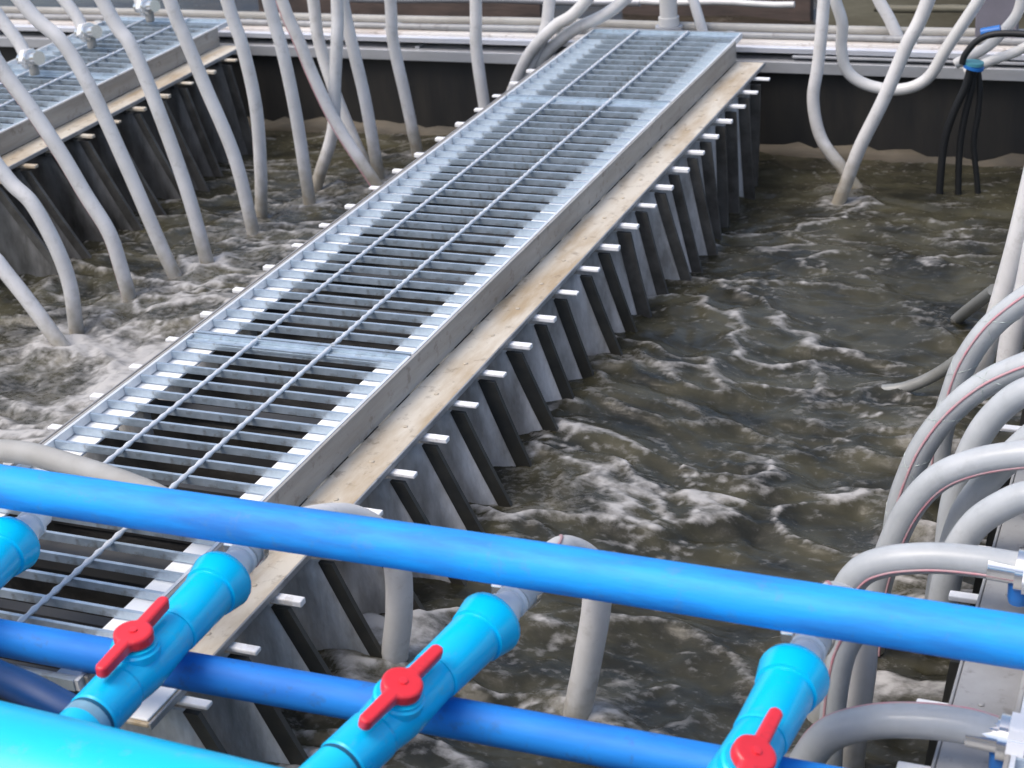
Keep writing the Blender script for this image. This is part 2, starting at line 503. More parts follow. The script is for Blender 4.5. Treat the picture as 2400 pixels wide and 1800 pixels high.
beam = empty('steel_beam', (-1.4, FY, -.06), 'cream-topped steel channel beam along the far tank wall', 'beam')
def bpart(name, m, x0, x1, y0, y1, z0, z1, bev=.002):
    o = MB().box(x0, x1, y0, y1, z0, z1).build(name, m, beam, bev)
    o.matrix_parent_inverse = Matrix.Translation(-beam.location)
    return o
bpart('top_flange', M['beam'], -5, 2.2, FY + .010, FY + .165, -.052, -.040)
bpart('bright_lip', M['lip'], -5, 2.2, FY - .016, FY + .009, -.063, -.047)
bpart('web_plate', M['hanger'], -5, 2.2, FY + .040, FY + .052, -.083, -.0525)
bpart('lower_flange', M['beam_steel'], -5, 2.2, FY - .030, FY + .05, -.116, -.0835)
bpart('upper_rail', M['beam_steel'], -1.10, 2.2, FY - .020, FY + .03, -.075, -.068)
for yy_, zz_, rr_, m_ in ((.045, -.0295, .0095, 'ledge_grey'), (.120, -.0270, .0120, 'hose_dull')):
    o = MB().tube([(-5 + 7.2 * k / 36, FY + yy_ + .002 * math.sin(k * 1.7), zz_ + .0015 * math.sin(k * .9)) for k in range(37)], rr_, 12).build('conduit', M[m_], beam)
    o.matrix_parent_inverse = Matrix.Translation(-beam.location)
for i in range(13):
    x = -4.5 + i * .53
    bpart('pipe_saddle', M['galv_edge'], x, x + .022, FY + .030, FY + .136, -.0399, -.0365, 0)
for i in range(9):
    x = -4.6 + i * .78
    bpart('stiffener', M['beam_steel'], x, x + .014, FY - .010, FY + .039, -.083, -.076, 0)

# ------------------------------------------------------------------ the three membrane units
PITCH = .125
Y_FIRST = 1.4725
XL, XR = -1.672, -1.232            # grating edges of the middle unit
BAR_H = .0135


def grating_panel(name, dx, y0, y1, label, group, rods=True, step=.0500, phase=0.0):
    t = empty(name, (XL + dx, y0, 0), label, 'grating', group)
    W = XR - XL
    bar = MB().box(.006, W - .006, -.0028, .0028, -BAR_H, -.0005)
    me = bar.mesh('bearing_bar'); me.materials.append(M['galv'])
    n = int((y1 - y0 - .02) / step)
    for i in range(n + 1):
        y = phase + .012 + i * step
        if y > y1 - y0 - .012: break
        o = inst('bearing_bar', me, (random.uniform(-.0006, .0006), y + random.uniform(-.0012, .0012), random.uniform(-.0008, 0)), t)
        o.rotation_euler = (random.uniform(-.02, .02), 0, random.uniform(-.003, .003))
    L = y1 - y0
    e0 = MB().box(0, .0055, .004, L - .004, -BAR_H - .001, .0008)
    me_e = e0.mesh('edge_bar'); me_e.materials.append(M['galv_edge'])
    inst('edge_bar', me_e, (0, 0, 0), t); inst('edge_bar', me_e, (W - .0055, 0, 0), t)
    b0 = MB().box(.006, W - .006, 0, .005, -BAR_H - .001, .001)
    me_b = b0.mesh('end_bar'); me_b.materials.append(M['galv'])
    inst('end_bar', me_b, (0, .002, 0), t); inst('end_bar', me_b, (0, L - .007, 0), t)
    jp = MB().box(.0062, W - .0062, L - .032, L - .0075, -.0090, -.0050)
    jp.build('joint_plate', M['galv'], t)
    # twisted cross rods
    for fx in (.31, .645):
        n2 = int(L / .0125)
        mb = MB().tube([(fx * W, .003 + (L - .006) * k / n2, .0006) for k in range(n2 + 1)],
                       [.0040 + .0011 * math.cos(2 * math.pi * k * (L - .006) / n2 / .025) for k in range(n2 + 1)], 8)
        mb.build('cross_rod', M['galv_edge'], t)
    return t


def unit_frame(dx, y0, y1, label, group, ledge_mat, near_white=False):
    t = empty('walkway_frame', ((XL + XR) / 2 + dx, y0, -.06), label, 'frame', group)
    inv = Matrix.Translation(-t.location)
    def part(name, m, x0, x1, ya, yb, z0, z1, bev=.0015):
        o = MB().box(x0 + dx, x1 + dx, ya, yb, z0, z1).build(name, m, t, bev)
        o.matrix_parent_inverse = inv
        return o
    for s in (1, -1):
        def X(a_, b2):   # offsets outward from the grating edge
            return (XR + a_, XR + b2) if s > 0 else (XL - b2, XL - a_)
        part('side_web', M['web'], *X(.0005, .0065), y0, y1, -.055, .0005)
        part('outer_ledge', ledge_mat, *X(.0070, .084), y0, y1, -.0615, -.0555)
        part('ledge_lip', M['ledge_grey'], *X(.0845, .0885), y0, y1, -.064, -.0535)
        part('grating_support', M['support'], *X(-.058, -.0005), y0 + .002, y1 - .002, -.0215, -.0170)
    if near_white:
        part('end_plate', M['support'], XR + .010, XR + .082, y0 + .004, y0 + .085, -.0552, -.0515)
    yy = y0 + .3
    while yy < y1:
        part('cross_member', M['hanger'], XL + .001, XR - .001, yy, yy + .03, -.070, -.040, 0)
        yy += .9
    # bolts on the ledge above each tab
    bolt = MB().lathe((0, 0, 0), (0, 0, 1), [(0, .0045), (.0012, .0045), (.002, .0030)], 6)
    me = bolt.mesh('ledge_bolt'); me.materials.append(ledge_mat)
    i = 0
    while True:
        y = Y_FIRST + PITCH * i
        if y > y1 - .02: break
        if y > y0 + .02:
            for s in (1, -1):
                o = inst('ledge_bolt', me, ((XR + .052 if s > 0 else XL - .052) + dx, y, -.0553), t)
                o.matrix_parent_inverse = inv
        i += 1
    return t


def module(dx, y, swayR, swayL, label, group, tabL=True, tabR=True, sheet_mat=None, tab_mat=None):
    """one hanging membrane: dark hanger, two white tabs, grey sheet with black edge strips"""
    t = empty('membrane_module', ((XL + XR) / 2 + dx, y, -.07), label, 'membrane', group)
    inv = Matrix.Translation(-t.location)
    def fin(o): o.matrix_parent_inverse = inv; return o
    xr, xl = XR + .128 + dx, XL - .128 + dx
    fin(MB().box(xl + .06, xr - .06, y - .010, y + .010, -.084, -.066).build('hanger_bar', M['hanger'], t))
    for flag, x0, x1 in ((tabR, xr - .0595, xr), (tabL, xl, xl + .0595)):
        if flag:
            dz = random.uniform(-.0025, .0025)
            o = MB().box(x0, x1, y - .0075, y + .0075, -.0735 + dz, -.0655).build('tab', tab_mat or M['tab'], t, .002)
            fin(o)
    xr += random.uniform(-.004, .004)
    zs = [-.0845, -.12, -.16, -.20, -.25, -.30, -.36, -.44]
    ph = random.uniform(0, 6)
    def panel(name, m, fa, fb, th, sm=True):
        v = []; f = []
        nx = 5
        for z in zs:
            d_ = -.0845 - z
            a0, b0 = fa(d_), fb(d_)
            for sgn in (-1, 1):
                for k in range(nx):
                    x = a0 + (b0 - a0) * k / (nx - 1)
                    wob = .010 * d_ / .35 * math.sin(ph + x * 14 + z * 9)
                    v.append((x, y + wob + sgn * th / 2, z))
        n = nx * 2
        for i in range(len(zs) - 1):
            for k in range(nx - 1):
                a0 = i * n + k
                f.append((a0, a0 + 1, a0 + n + 1, a0 + n))
                c0 = i * n + nx + k
                f.append((c0 + 1, c0, c0 + n, c0 + n + 1))
            f.append((i * n + nx - 1, i * n + 2 * nx - 1, (i + 1) * n + 2 * nx - 1, (i + 1) * n + nx - 1))
            f.append((i * n + nx, i * n, (i + 1) * n, (i + 1) * n + nx))
        for k in range(nx - 1):
            f.append((k, nx + k, nx + k + 1, k + 1))
        mb = MB(); mb.add(v, f, sm)
        return fin(mb.build(name, m, t))
    eR = lambda d_: xr - .022 + swayR * d_ * (1 + .4 * d_)
    eL = lambda d_: xl + .022 - swayL * d_
    sw = .026 + random.uniform(-.004, .005)
    ins = .19 + random.uniform(-.02, .03)
    panel('membrane_sheet', sheet_mat or M['sheet'], lambda d_: eR(d_) - ins, lambda d_: eR(d_) - sw, .007)
    panel('membrane_sheet', sheet_mat or M['sheet'], lambda d_: eL(d_) + sw, lambda d_: eL(d_) + .10, .007)
    panel('shade_dark_core', M['core'], lambda d_: eL(d_) + .1005, lambda d_: eR(d_) - ins - .0005, .007)  # inner part of the sheet, coloured dark as the shade below the walkway
    panel('edge_strip', M['strip'] if y < 3.2 else M['strip_grey'], lambda d_: eR(d_) - sw + .0005, eR, .009, False)
    panel('edge_strip', M['strip'], eL, lambda d_: eL(d_) + sw - .0005, .009, False)
    return t


# middle unit
DL, DR = -1.636, 1.537
Y_END = 4.555
F_END = 4.46
unit_frame(0, 1.40, F_END, 'cream-ledged steel frame carrying the central grating walkway', 'frames under the gratings', M['ledge'], near_white=True)
cuts = [1.385, 2.375, 3.885, Y_END]
names = ['near panel of the central grating walkway, passing under the blue pipes',
         'middle panel of the central grating walkway', 'farthest short panel of the central grating walkway, at the far beam']
for k in range(3):
    grating_panel('grating_panel', 0, cuts[k], cuts[k + 1] - .001, names[k], 'steel grating panels')
nmain = 0
ysm = []
y = Y_FIRST
while y < 4.38:
    ysm.append(y); y += PITCH
for j, y in enumerate(ysm):
    s = .44 * max(0, min(1, (4.15 - y) / 2.1)) ** .75 + random.uniform(-.06, .06)
    module(0, y, s, .0, 'grey membrane sheet with white tab on the central walkway, %s counting from the far beam' % ordn(len(ysm) - j), 'membranes under the central walkway')

# left unit
unit_frame(DL, 2.9, F_END, 'steel frame of the left membrane unit, cream lower edge behind the hoses', 'frames under the gratings', M['ledge'])
grating_panel('grating_panel', DL, 2.9, 3.93, 'near panel of the grating on the left membrane unit', 'steel grating panels')
grating_panel('grating_panel', DL, 3.931, Y_END, 'far panel of the grating on the left membrane unit, at the far beam', 'steel grating panels')
yl = [y for y in ysm if y > 3.15]
for j, y in enumerate(yl):
    s = .20 + .45 * max(0, min(1, (4.3 - y) / 1.1)) + random.uniform(-.05, .05)
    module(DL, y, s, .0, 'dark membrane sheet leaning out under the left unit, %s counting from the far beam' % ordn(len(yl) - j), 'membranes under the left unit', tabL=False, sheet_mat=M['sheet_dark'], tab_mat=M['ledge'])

# right unit
unit_frame(DR, 1.40, F_END, 'grey steel frame of the right membrane unit at the picture edge', 'frames under the gratings', M['ledge_grey'])
grating_panel('grating_panel', DR, 1.40, 2.60, 'near panel of the grating on the right membrane unit', 'steel grating panels')
grating_panel('grating_panel', DR, 2.601, 3.93, 'farther panel of the grating on the right membrane unit', 'steel grating panels')
yr = [y for y in ysm if y < 2.6]
for j, y in enumerate(yr):
    module(DR, y, 0, .12, 'dark membrane sheet with white tab on the right unit, %s counting from the nearest' % ordn(j + 1), 'membranes under the right unit', tabR=False)

# ------------------------------------------------------------------ blue pipes
def pipe(name, p0, p1, r, m, label, cat='pipe', n=32, segs=40, sag=.0015):
    p0, p1 = Vector(p0), Vector(p1)
    o_ = (p0 + p1) / 2
    pts = []
    for i in range(segs + 1):
        t_ = i / segs
        p = p0.lerp(p1, t_) - o_
        p.z -= sag * math.sin(t_ * 9.0)
        pts.append(p)
    o = MB().tube(pts, r, n).build(name, m)
    o.location = o_
    return tag(o, label, cat)


VZ = .088                     # valve axis height
a0, a1 = at(0, 1137, Z=.168), at(2400, 1503, Z=.168)
dv = (a1 - a0)
pipe('blue_pipe', a0 - dv * .25, a1 + dv * .3, .0285, M['blue'], 'thick bright blue pipe crossing the whole foreground above the valves')
a0, a1 = at(0, 1492, Z=.0275), at(1650, 1792, Z=.0275)
dv = (a1 - a0)
pipe('blue_pipe', a0 - dv * .3, a1 + dv * .6, .0235, M['blue_low'], 'thinner scuffed blue pipe passing beneath the valves')
p0, p1 = at(-60, 1560, Z=.03), at(130, 1650, Z=.03)
pipe('dark_blue_pipe', p0, p1 + (p1 - p0) * .35, .021, M['navy'], 'short dark blue pipe in the lower left corner behind the header')

# ------------------------------------------------------------------ cyan header and valves
valve_px = [((70, 1232), (-262, 1560)), ((562, 1314), (228, 1671)), ((1196, 1414), (850, 1748)), ((1890, 1530), (1727, 1830))]
ends = [(at(*a_, Z=VZ), at(*b2, Z=VZ)) for a_, b2 in valve_px]
h0, h1 = at(0, 1640, Z=VZ + .058), at(672, 1800, Z=VZ + .058)
HR = .080
hd = (h1 - h0).normalized()
hy = h0.copy(); hy.z = VZ; hy.y -= .056
header = empty('header_pipe', hy, 'large cyan header pipe in the lower left corner feeding the valves', 'pipe')
inv = Matrix.Translation(-header.location)
ho = MB().tube([hy + hd * (-.9 + 2.3 * i / 40) for i in range(41)], HR, 48).build('barrel', M['cyan_pipe'], header)
ho.matrix_parent_inverse = inv


def header_y(x): return hy.y + (x - hy.x) * hd.y / hd.x


tilts = [12, 4, 20, 26]
wn_ = ['leftmost, half cut by the picture edge', 'beside the grating on the left', 'in the middle of the foreground', 'rightmost, cut by the lower picture edge']
for i, (pe, ps) in enumerate(ends):
    ax = (pe - ps); ax.z = 0
    ax.normalize()
    L_out = .303                                      # valve length from near seam to outlet
    pe = pe - ax * .042
    root = pe - ax * L_out
    v = empty('ball_valve', root, 'cyan ball valve with red lever handle, ' + wn_[i], 'valve', 'cyan ball valves on the header')
    rot = Matrix.Rotation(math.atan2(-ax.x, ax.y), 4, 'Z') @ Matrix.Rotation(math.radians(tilts[i]), 4, 'Y')
    v.rotation_euler = rot.to_euler()
    Yv = (0, 1, 0); O = (0, 0, 0)
    uc = MB().lathe(O, Yv, [(.003, .0290), (.006, .0305), (.060, .0305), (.064, .0290)], 32).build('union_collar', M['cyan'], v)
    MB().lathe(O, Yv, [(-.002, .0292), (.0028, .0292)], 32).build('seam_ring', M['seam'], uc)
    MB().lathe(O, Yv, [(.0645, .0285), (.072, .0295), (.090, .0315), (.105, .0325), (.125, .0315), (.168, .0295), (.178, .0285)], 32).build('body', M['cyan'], v)
    nut = MB().lathe(O, Yv, [(.1785, .0295), (.182, .0305), (.262, .0325), (.2625, .0315), (.268, .0315), (.2685, .0350), (.297, .0405), (.3025, .0395), (.303, .024)], 28).build('outlet_nut', M['cyan'], v, .0018)
    bon = MB().lathe((0, .100, .022), (0, 0, 1), [(0, .0285), (.010, .0285), (.012, .026), (.016, .026), (.0165, .018)], 28).build('bonnet', M['cyan'], v)
    hz = random.uniform(-.04, .04)
    # handle is one moulded piece: hub and two wing arms
    bm = bmesh.new()
    def prism(poly, z0, z1):
        lo_ = [bm.verts.new((x, y, z0)) for x, y in poly]; hi_ = [bm.verts.new((x, y, z1)) for x, y in poly]
        bm.faces.new(list(reversed(lo_))); bm.faces.new(hi_)
        for k in range(len(poly)):
            bm.faces.new((lo_[k], lo_[(k + 1) % len(poly)], hi_[(k + 1) % len(poly)], hi_[k]))
    poly = []
    rh, wa, la = .0228, .0082, .075
    th0 = math.asin(wa / rh)
    for q_ in range(2):
        base = q_ * math.pi
        # arm towards +Y (q_=0) or -Y (q_=1)
        arm = [(wa, rh * math.cos(th0)), (wa * .92, la - .006), (wa * .6, la), (-wa * .6, la), (-wa * .92, la - .006), (-wa, rh * math.cos(th0))]
        for x, y in arm:
            poly.append((x, y) if q_ == 0 else (-x, -y))
        for k in range(1, 12):
            th = math.pi / 2 + th0 + (math.pi - 2 * th0) * k / 12
            x, y = rh * math.cos(th), rh * math.sin(th)
            poly.append((x, y) if q_ == 0 else (-x, -y))
    poly = poly[::1]
    prism(poly, 0, .016)
    bmesh.ops.recalc_face_normals(bm, faces=bm.faces)
    me = bpy.data.meshes.new('lever'); bm.to_mesh(me); bm.free()
    me.materials.append(M['red'])
    lev = inst('handle', me, (0, .100, .0387), bon)
    lev.rotation_euler = (0, 0, hz)
    MB().lathe((0, .100, .0548), (0, 0, 1), [(0, .0052), (.0014, .0052), (.0016, .0040)], 6, smooth=False).build('handle_screw', M['red'], bon)
    bv = lev.modifiers.new('bevel', 'BEVEL'); bv.width = .004; bv.segments = 3; bv.limit_method = 'ANGLE'
    MB().lathe(O, Yv, [(.3035, .019), (.316, .019), (.3165, .0235), (.328, .0235), (.3285, .0175), (.345, .0175), (.3455, .021), (.352, .021), (.3525, .0165), (.375, .0165)], 20).build('hose_barb', M['white'], nut)
    # branch pipe from header to valve belongs to the header
    y_h = header_y(root.x)
    st = Vector((root.x - ax.x / ax.y * (root.y - y_h), y_h, VZ))
    o = MB().lathe(st, ax, [(HR * .86, .0325), (HR * .86 + .012, .0300), ((root - st).length - .0025, .0290)], 32).build('branch_pipe', M['cyan_pipe'], header)
    o.matrix_parent_inverse = inv
    if i != 1: continue
    o = MB().lathe(st, ax, [((root - st).length - .030, .0292), ((root - st).length - .003, .0296)], 32, cap=False).build('glue_ring', M['glue'], header)
    o.matrix_parent_inverse = inv


# ------------------------------------------------------------------ hoses
def hose(pts, label, r=.0175, m='hose', stripe=None, group='grey hoses', per=8, braid=False, sflip=1):
    P = spline(pts, per)
    o_ = P[0].copy()
    P = [p - o_ for p in P]
    h = MB().tube(P, r, 16).build('hose', M[m])
    h.location = o_
    tag(h, label, 'hose', group)
    if stripe is not None:
        offs = stripe if isinstance(stripe, (list, tuple)) else [stripe]
        for th in offs:
            rib = []
            n = len(P)
            u = None
            for i, p in enumerate(P):
                t_ = (P[min(i + 1, n - 1)] - P[max(i - 1, 0)]).normalized()
                c = (CAM - (p + o_)).normalized()
                u = (c - t_ * c.dot(t_)).normalized()
                # a fixed line round the hose: use a world-fixed reference instead of the viewer
                ref = Vector((.0, -1.0, .25))
                u = (ref - t_ * ref.dot(t_)).normalized()
                w_ = t_.cross(u)
                d_ = u * math.cos(th) + w_ * math.sin(th)
                rib.append(p + d_ * (r - .0006))
            MB().tube(rib, .0023, 6).build('stripe', M['stripe'], h)
        if braid:
            for k in (0, 1):
                zz = []
                n = len(P)
                for i, p in enumerate(P):
                    t_ = (P[min(i + 1, n - 1)] - P[max(i - 1, 0)]).normalized()
                    ref = Vector((.0, -1.0, .25))
                    u = (ref - t_ * ref.dot(t_)).normalized(); w_ = t_.cross(u)
                    th = (i * .55 if k == 0 else -i * .55 + 1)
                    zz.append(p + (u * math.cos(th) + w_ * math.sin(th)) * (r - .0002))
                MB().tube(zz, .0011, 5).build('braid', M['braid'], h)
    return h


def px_hose(px, label, z_end=-.36, ytop=0.0, **kw):
    """px: photo pixels from the upper end to the point where it enters the water"""
    e_ = at(*px[-1], Z=-.30)
    n = len(px)
    pts = []
    for i, p in enumerate(px[:-1]):
        t_ = i / (n - 1)
        pts.append(at(*p, Y=e_.y + ytop * (1 - t_)))
    pts.append(e_)
    d_ = (e_ - pts[-2]).normalized()
    pts.append(e_ + d_ * .07)
    up_ = (pts[0] - pts[1]).normalized()
    pts.insert(0, pts[0] + (up_ + Vector((0, 0, .4))).normalized() * .42)
    return hose(pts, label, **kw)


LG = 'hoses dropping into the water left of the walkway'
px_hose([(-60, 300), (18, 419), (75, 477), (130, 576), (163, 666), (178, 763)], 'pale grey hose second from the left edge, entering the foamy water near the walkway', group=LG)
px_hose([(-50, 545), (0, 621), (60, 697), (145, 811)], 'lowest grey hose at the left edge, slanting straight into the foam', group=LG)
px_hose([(-40, 70), (0, 155), (72, 253), (145, 362), (200, 455), (256, 546), (286, 636), (303, 695)], 'grey hose crossing the left cream frame edge, its foot in white foam', group=LG, stripe=1.3)
px_hose([(47, 0), (145, 98), (217, 217), (300, 398), (370, 560), (407, 640)], 'pale hose running over the left grating from the top corner down to the foam', group=LG)
px_hose([(250, 20), (307, 108), (362, 235), (434, 434), (485, 612)], 'pale hose just right of the white fittings on the left unit', group=LG)
px_hose([(398, 0), (434, 90), (481, 203), (550, 369), (593, 540)], 'pale grey hose crossing the far corner of the left unit, reaching furthest down right', group=LG)
px_hose([(532, 0), (568, 108), (600, 253), (611, 398), (612, 480)], 'grey hose that bends upright beside the left unit, its foot behind the longer hose', group=LG)
px_hose([(629, 0), (662, 119), (694, 271), (722, 450)], 'straight grey hose standing against the black far wall left of the crossed pair', group=LG)
px_hose([(660, 0), (698, 90), (739, 190), (793, 298), (872, 418)], 'long grey hose with a red mark slanting right to the walkway edge', group=LG, stripe=.6)
px_hose([(734, 0), (747, 95), (780, 203), (823, 312), (850, 372)], 'grey hose running beside the long slanting hose and just behind it', group=LG, ytop=.03)
px_hose([(790, 0), (790, 81), (785, 190), (780, 306), (750, 407)], 'grey hose that hangs upright then kicks left at the water', group=LG, ytop=.06)
px_hose([(803, 0), (823, 95), (855, 230), (882, 380)], 'grey hose crossing the far beam just right of the crowded bundle', group=LG, ytop=.02)
px_hose([(915, 0), (921, 95), (948, 217), (972, 328)], 'single grey hose in front of the black wall, midway between bundle and walkway', group=LG)
px_hose([(1115, 0), (1116, 108), (1133, 235), (1150, 330)], 'single upright grey hose closest to the left edge of the walkway', group=LG)
px_hose([(1288, 0), (1276, 75), (1245, 150), (1190, 240), (1150, 300)], 'grey hose curving down behind the far left corner of the walkway', group=LG, ytop=.05)
px_hose([(1375, 0), (1300, 62), (1245, 120), (1210, 190), (1170, 300)], 'upper of two parallel hoses slanting over the beam to the walkway corner', group=LG)
px_hose([(1462, 0), (1342, 72), (1275, 130), (1230, 200), (1190, 290)], 'lower right one of two parallel hoses slanting over the beam to the walkway corner', group=LG, ytop=-.02)
# short piece behind the far end of the walkway and a white stand pipe
p = [at(1612, -40, Y=4.70), at(1625, 0, Y=4.69), at(1640, 50, Y=4.68), at(1652, 90, Y=4.68)]
hose(p, 'short grey hose end behind the far right corner of the walkway', r=.015, group=LG)
pp = at(1568, 62, Y=4.69)
sp = empty('stand_pipe', (pp.x, 4.69, -.019), 'stout white stand pipe rising behind the far end of the walkway', 'pipe')
MB().lathe((0, 0, 0), (0, 0, 1), [(0, .030), (.025, .030), (.0255, .0255), (.32, .0255)], 24).build('riser', M['hose_white'], sp)
MB().lathe((0, 0, -.02), (0, 0, 1), [(0, .040), (.019, .040)], 24).build('foot_flange', M['beam_steel'], sp)

RG = 'hoses at the far right'
px_hose([(1931, 0), (1918, 145), (1906, 235), (1925, 325), (1975, 395)], 'grey hose curving down to the V where two hoses meet the water', group=RG, r=.0165)
px_hose([(2175, 0), (2124, 108), (2070, 235), (2016, 344), (1982, 432)], 'straight grey hose slanting down left to the V where two hoses meet the water', group=RG, r=.0175)
lp = [(1954, -40), (1958, 0), (1974, 54), (1972, 110), (1985, 165), (2030, 198), (2106, 210), (2172, 185), (2222, 108), (2294, 0), (2315, -40)]
hose([at(*p_, Y=4.40) for p_ in lp], 'white hose hanging in a U-shaped loop in front of the far beam', r=.0155, m='hose_white', group=RG)
hose([at(*p_, Y=4.68) for p_ in [(2040, -50), (2060, 0), (2085, 45), (2108, 95)]], 'short pale hose ending on the far beam inside the white loop', r=.0165, group=RG)

RR = 'red-striped hoses arching off the right unit'
def arc(px, Y, label, foot=True, drop=.10, m='hose_cool', **kw):
    pts = [at(*p_, Y=Y) for p_ in px]
    if foot:                                     # beyond the frame the hose bends down to a fitting on the right grating
        p = pts[0]
        x1 = max(p.x + .12, -.02)
        pts = [Vector((x1 + .02, p.y, .012)), Vector((x1, p.y, max(p.z - .06, .05))), Vector(((x1 + p.x) / 2, p.y, p.z + .012))] + pts
    pts.append(pts[-1] + Vector(((pts[-1] - pts[-2]).normalized().x * .3 * drop, 0, -drop)))
    return hose(pts, label, m=m, group=RR, **{'r': .0205, **kw})


arc([(2500, 150), (2445, 330), (2408, 480), (2378, 600), (2338, 740), (2300, 850)], 3.05, 'broad pale hose at the right picture edge above the striped arches', m='hose', r=.0215, stripe=2.2)
arc([(2520, 250), (2470, 420), (2430, 560), (2405, 680), (2370, 800)], 2.95, 'pale hose cut by the right picture edge beside the broad one', m='hose', r=.0215)
arc([(2560, 640), (2470, 665), (2400, 702), (2320, 768), (2262, 850), (2230, 935), (2205, 1020)], 2.62, 'uppermost striped hose arching down at the right, red stripe and braid', stripe=[.3], braid=True)
arc([(2560, 830), (2470, 842), (2400, 858), (2305, 902), (2226, 966), (2168, 1040), (2133, 1112), (2105, 1200)], 2.40, 'second striped hose from the top of the right arches, braid showing', stripe=[.1], braid=True)
arc([(2560, 1070), (2480, 1064), (2400, 1066), (2287, 1084), (2197, 1122), (2130, 1195), (2085, 1290), (2055, 1390)], 2.16, 'third arched hose at the right, thick and plain with red line below', stripe=-.8)
arc([(2560, 900), (2450, 905), (2380, 930), (2320, 985), (2280, 1050), (2250, 1130), (2230, 1210)], 2.30, 'dull grey hose behind the second and third arches at the right')
arc([(2520, 1165), (2420, 1160), (2350, 1185), (2285, 1230), (2240, 1300), (2215, 1380)], 2.06, 'dull grey hose behind the nearly level striped hose at the right')
arc([(2520, 960), (2450, 1000), (2390, 1050), (2320, 1120), (2262, 1200), (2230, 1290), (2205, 1370)], 2.20, 'dull grey hose sloping between the third arch and the white tabs at the right')
arc([(2400, 1333), (2290, 1316), (2180, 1308), (2070, 1318), (2005, 1352), (1960, 1440), (1935, 1540)], at(2400, 1335, Z=.02).y, 'nearly level striped hose running just above the blue pipe at the right', foot=False, stripe=-.6)
h8 = arc([(2330, 1722), (2260, 1702), (2150, 1690), (2040, 1694), (1945, 1722), (1890, 1785), (1862, 1860)], at(2343, 1725, Z=.0).y, 'grey hose arching below the blue pipe to a white fitting, bottom right', foot=False, stripe=2.0, r=.020)
arc([(2062, 1462), (2010, 1478), (1978, 1525), (1960, 1600), (1950, 1690), (1945, 1780)], 1.80, 'short hose end curling down beside the rightmost valve', foot=False, r=.017, stripe=.5)

# thin hose crossing the water at the right
hose([at(2300, 800, Z=-.15), at(2210, 868, Z=-.25), at(2130, 906, Z=-.295), at(2060, 915, Z=-.312), at(1990, 908, Z=-.33), at(1930, 895, Z=-.38)],
     'thin grey hose lying half sunk in the water, left of the striped arches', r=.012, m='hose_sub', group=RR)
hose([at(2330, 680, Z=-.15), at(2265, 730, Z=-.27), at(2225, 765, Z=-.36)],
     'short hose stub dipping into the water above the thin hose', r=.013, m='hose_sub', group=RR)

# hoses leaving the valves under the blue pipe
VG = 'hoses from the cyan valves'
def valve_hose(i, peak, fall, label):
    pe, ps = ends[i]
    ax = (pe - ps).normalized()
    s0 = pe + ax * .012
    pk = at(*peak, Y=1.80)
    pts = [s0, s0 + ax * .05 + Vector((0, 0, .003)), pk]
    for p_ in fall: pts.append(at(*p_, Y=1.86))
    pts.append(pts[-1] + Vector((.0, 0, -.12)))
    h = hose(pts, label, r=.0205, stripe=[2.6], group=VG, per=10)
    # band clamp on the barb
    c = MB().tube([s0 + ax * .012, s0 + ax * .024], .0232, 20).build('hose_clamp', M['nickel'], h)
    c.matrix_parent_inverse = Matrix.Translation(-h.location)
    k = MB().box(s0.x - .036, s0.x - .020, s0.y + .008, s0.y + .026, s0.z - .006, s0.z + .008).build('clamp_screw', M['nickel'], c, .002)
    return h


valve_hose(1, (800, 1212), [(905, 1262), (932, 1330), (935, 1440), (925, 1560)], 'grey hose from the valve beside the grating, dropping behind the blue pipe')
valve_hose(2, (1322, 1290), [(1392, 1330), (1398, 1420), (1375, 1560), (1352, 1700)], 'grey hose from the middle valve, dropping behind the blue pipe')
valve_hose(3, (1950, 1400), [(2010, 1440), (2020, 1540), (2000, 1700), (1990, 1800)], 'grey hose from the rightmost valve, hidden mostly by the blue pipe')
hose([at(-130, 1075, Y=1.84), at(-40, 1058, Y=1.84), at(60, 1062, Y=1.83), at(170, 1092, Y=1.80), at(280, 1128, Y=1.76), at(380, 1170, Y=1.72), at(470, 1230, Y=1.69)],
     'grey hose lying along the top of the blue pipe at the left edge', r=.018, m='hose_dull', group=VG)


# ------------------------------------------------------------------ fittings
def fitting(name, loc, ax, label, group, cap='bluecap'):
    t = empty(name, loc, label, 'fitting', group)
    ax = Vector(ax).normalized()
    t.scale = (1.3, 1.3, 1.3)
    MB().lathe((0, 0, 0), ax, [(-.045, .0130), (-.020, .0130), (-.0195, .0205), (.004, .0205), (.0045, .0150), (.03, .0150)], 16).build('connector', M['nickel'], t)
    MB().lathe((0, 0, 0), ax, [(-.019, .0235), (-.004, .0235)], 6, smooth=False).build('hex_nut', M['white'], t, .002)
    MB().lathe((0, 0, -.05), (0, 0, 1), [(.014, .010), (.020, .011), (.034, .011), (.036, .010)], 14).build('foot', M[cap], t)
    return t


FG = 'hose fittings on the membrane units'
fl = [(75, 137), (210, 75), (347, 15)]
fn = ['nearest', 'middle', 'farthest']
for p_, n_ in zip(fl, fn):
    P_ = at(*p_, Z=.055)
    fitting('hose_fitting', P_, (.9, -.35, .15), '%s of three bright white fittings on the left grating' % n_, FG, cap='hose_dull')
    hose([P_ + Vector((-.03, .012, -.004))] + [at(p_[0] + dx_, p_[1] + dy_, Y=P_.y + .02) for dx_, dy_ in ((-30, -36), (-78, -100), (-130, -180), (-170, -260))],
         'pale hose rising left from the %s white fitting on the left grating' % n_, r=.0185, group=FG)
P_ = at(2352, 1728, Z=.0)
fitting('hose_fitting', P_, (-.97, .0, .06), 'white and blue hose fitting at the lower right picture edge', FG)
P_ = at(2392, 1336, Z=.02)
fitting('hose_fitting', P_, (-.97, .0, .05), 'bright fitting at the right edge on the level striped hose', FG)

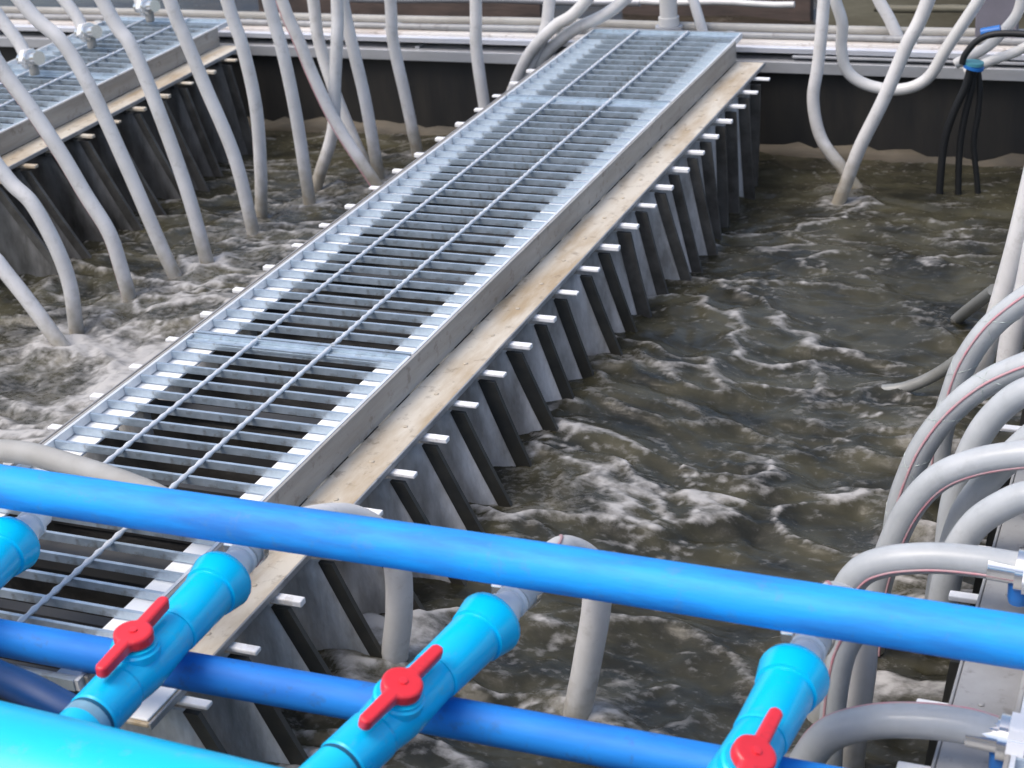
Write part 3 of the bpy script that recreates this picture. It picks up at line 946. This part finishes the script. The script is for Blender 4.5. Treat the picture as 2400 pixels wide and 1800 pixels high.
# ------------------------------------------------------------------ black pump hose group, top right
t = empty('pump_hose', at(2232, 345, Y=4.30), 'bunch of black rubber hoses hanging from a teal collar below the far beam', 'hose')
inv = Matrix.Translation(-t.location)
for k, px_ in enumerate([[(2276, 156), (2262, 205), (2236, 262), (2214, 330), (2204, 420), (2200, 500)],
                         [(2284, 156), (2276, 210), (2262, 270), (2250, 340), (2246, 430), (2246, 510)],
                         [(2292, 156), (2296, 210), (2292, 270), (2282, 335), (2290, 425), (2294, 500)]]):
    pts = spline([at(*p_, Y=4.33 + .02 * k) for p_ in px_], 6)
    o = MB().tube(pts, .0100 - .0012 * k, 14).build('cable', M['black'], t); o.matrix_parent_inverse = inv
o = MB().tube([at(2284, 145, Y=4.33), at(2283, 152, Y=4.33)], .024, 20).build('collar', M['teal'], t); o.matrix_parent_inverse = inv
o = MB().tube([at(2283, 153, Y=4.33), at(2281, 160, Y=4.33)], .026, 20).build('clamp_band', M['bluecap'], t); o.matrix_parent_inverse = inv
hose([at(*p_, Y=4.32) for p_ in [(2255, 150), (2262, 128), (2290, 96), (2330, 80), (2400, 80), (2470, 92)]], 'black cable looping up from the teal collar to the right edge', r=.0085, m='black', group=RG)
hose([at(*p_, Y=4.42) for p_ in [(2262, 168), (2330, 140), (2380, 122), (2440, 90), (2500, 60)]], 'white hose looping below the black cable at the top right', r=.013, m='hose_white', group=RG)
hose([at(*p_, Y=4.46) for p_ in [(2240, 150), (2310, 112), (2350, 75), (2385, 30), (2400, -30)]], 'white hose rising behind the black cable at the top right corner', r=.014, m='hose_white', group=RG)
o = MB().tube([at(2300, 78, Y=4.38), at(2345, 70, Y=4.38)], .013, 14).build('blue_coupling', M['bluecap'])
tag(o, 'small blue coupling above the black cable at the top right', 'fitting')
c0 = at(2335, 95, Y=4.69)
o = MB().box(-.055, .055, -.02, .02, 0, .20).build('control_box', M['panel'], None, .004)
o.location = (c0.x, 4.69, -.039)
tag(o, 'mauve grey upright box standing on the far beam at the right', 'box')

# ------------------------------------------------------------------ beyond the beam
def far_bar(pa, pb, Y, r, m, label, cat='pipe'):
    A, B = at(*pa, Y=Y), at(*pb, Y=Y)
    pipe('far_pipe', A, B, r, M[m], label, cat, n=16, segs=8, sag=.003)


far_bar((1500, 3), (1862, 10), 5.1, .010, 'hose_white', 'thin pale pipe over the next tank, behind the end of the walkway')
far_bar((2050, 18), (2420, 26), 5.2, .012, 'olive', 'mossy thin pipe over the next tank, behind the white loop')
far_bar((780, -6), (1500, 4), 5.15, .014, 'beam_steel', 'grey horizontal pipe over the next tank, behind the upright hoses')
for k, (xa, xb, ya, m_, lab) in enumerate([(-3.4, -2.25, 5.6, 'brown', 'brown timber baffle in the next tank, behind the hose bundle'),
                                           (-2.05, -1.35, 5.9, 'brown', 'brown timber baffle in the next tank, left of the stand pipe'),
                                           (-1.2, .2, 5.5, 'olive', 'mossy baffle board in the next tank, right of the walkway end')]):
    o = MB().box(xa, xb, ya, ya + .05, -.45, -.16 + .03 * k).build('baffle_board', M[m_], None, .004)
    tag(o, lab, 'board')
o = MB().box(-8, 6, 12.0, 12.3, -1.5, 1.2).build('far_wall', M['concrete'])
tag(o, 'dark concrete wall closing the next tank far behind', 'wall')
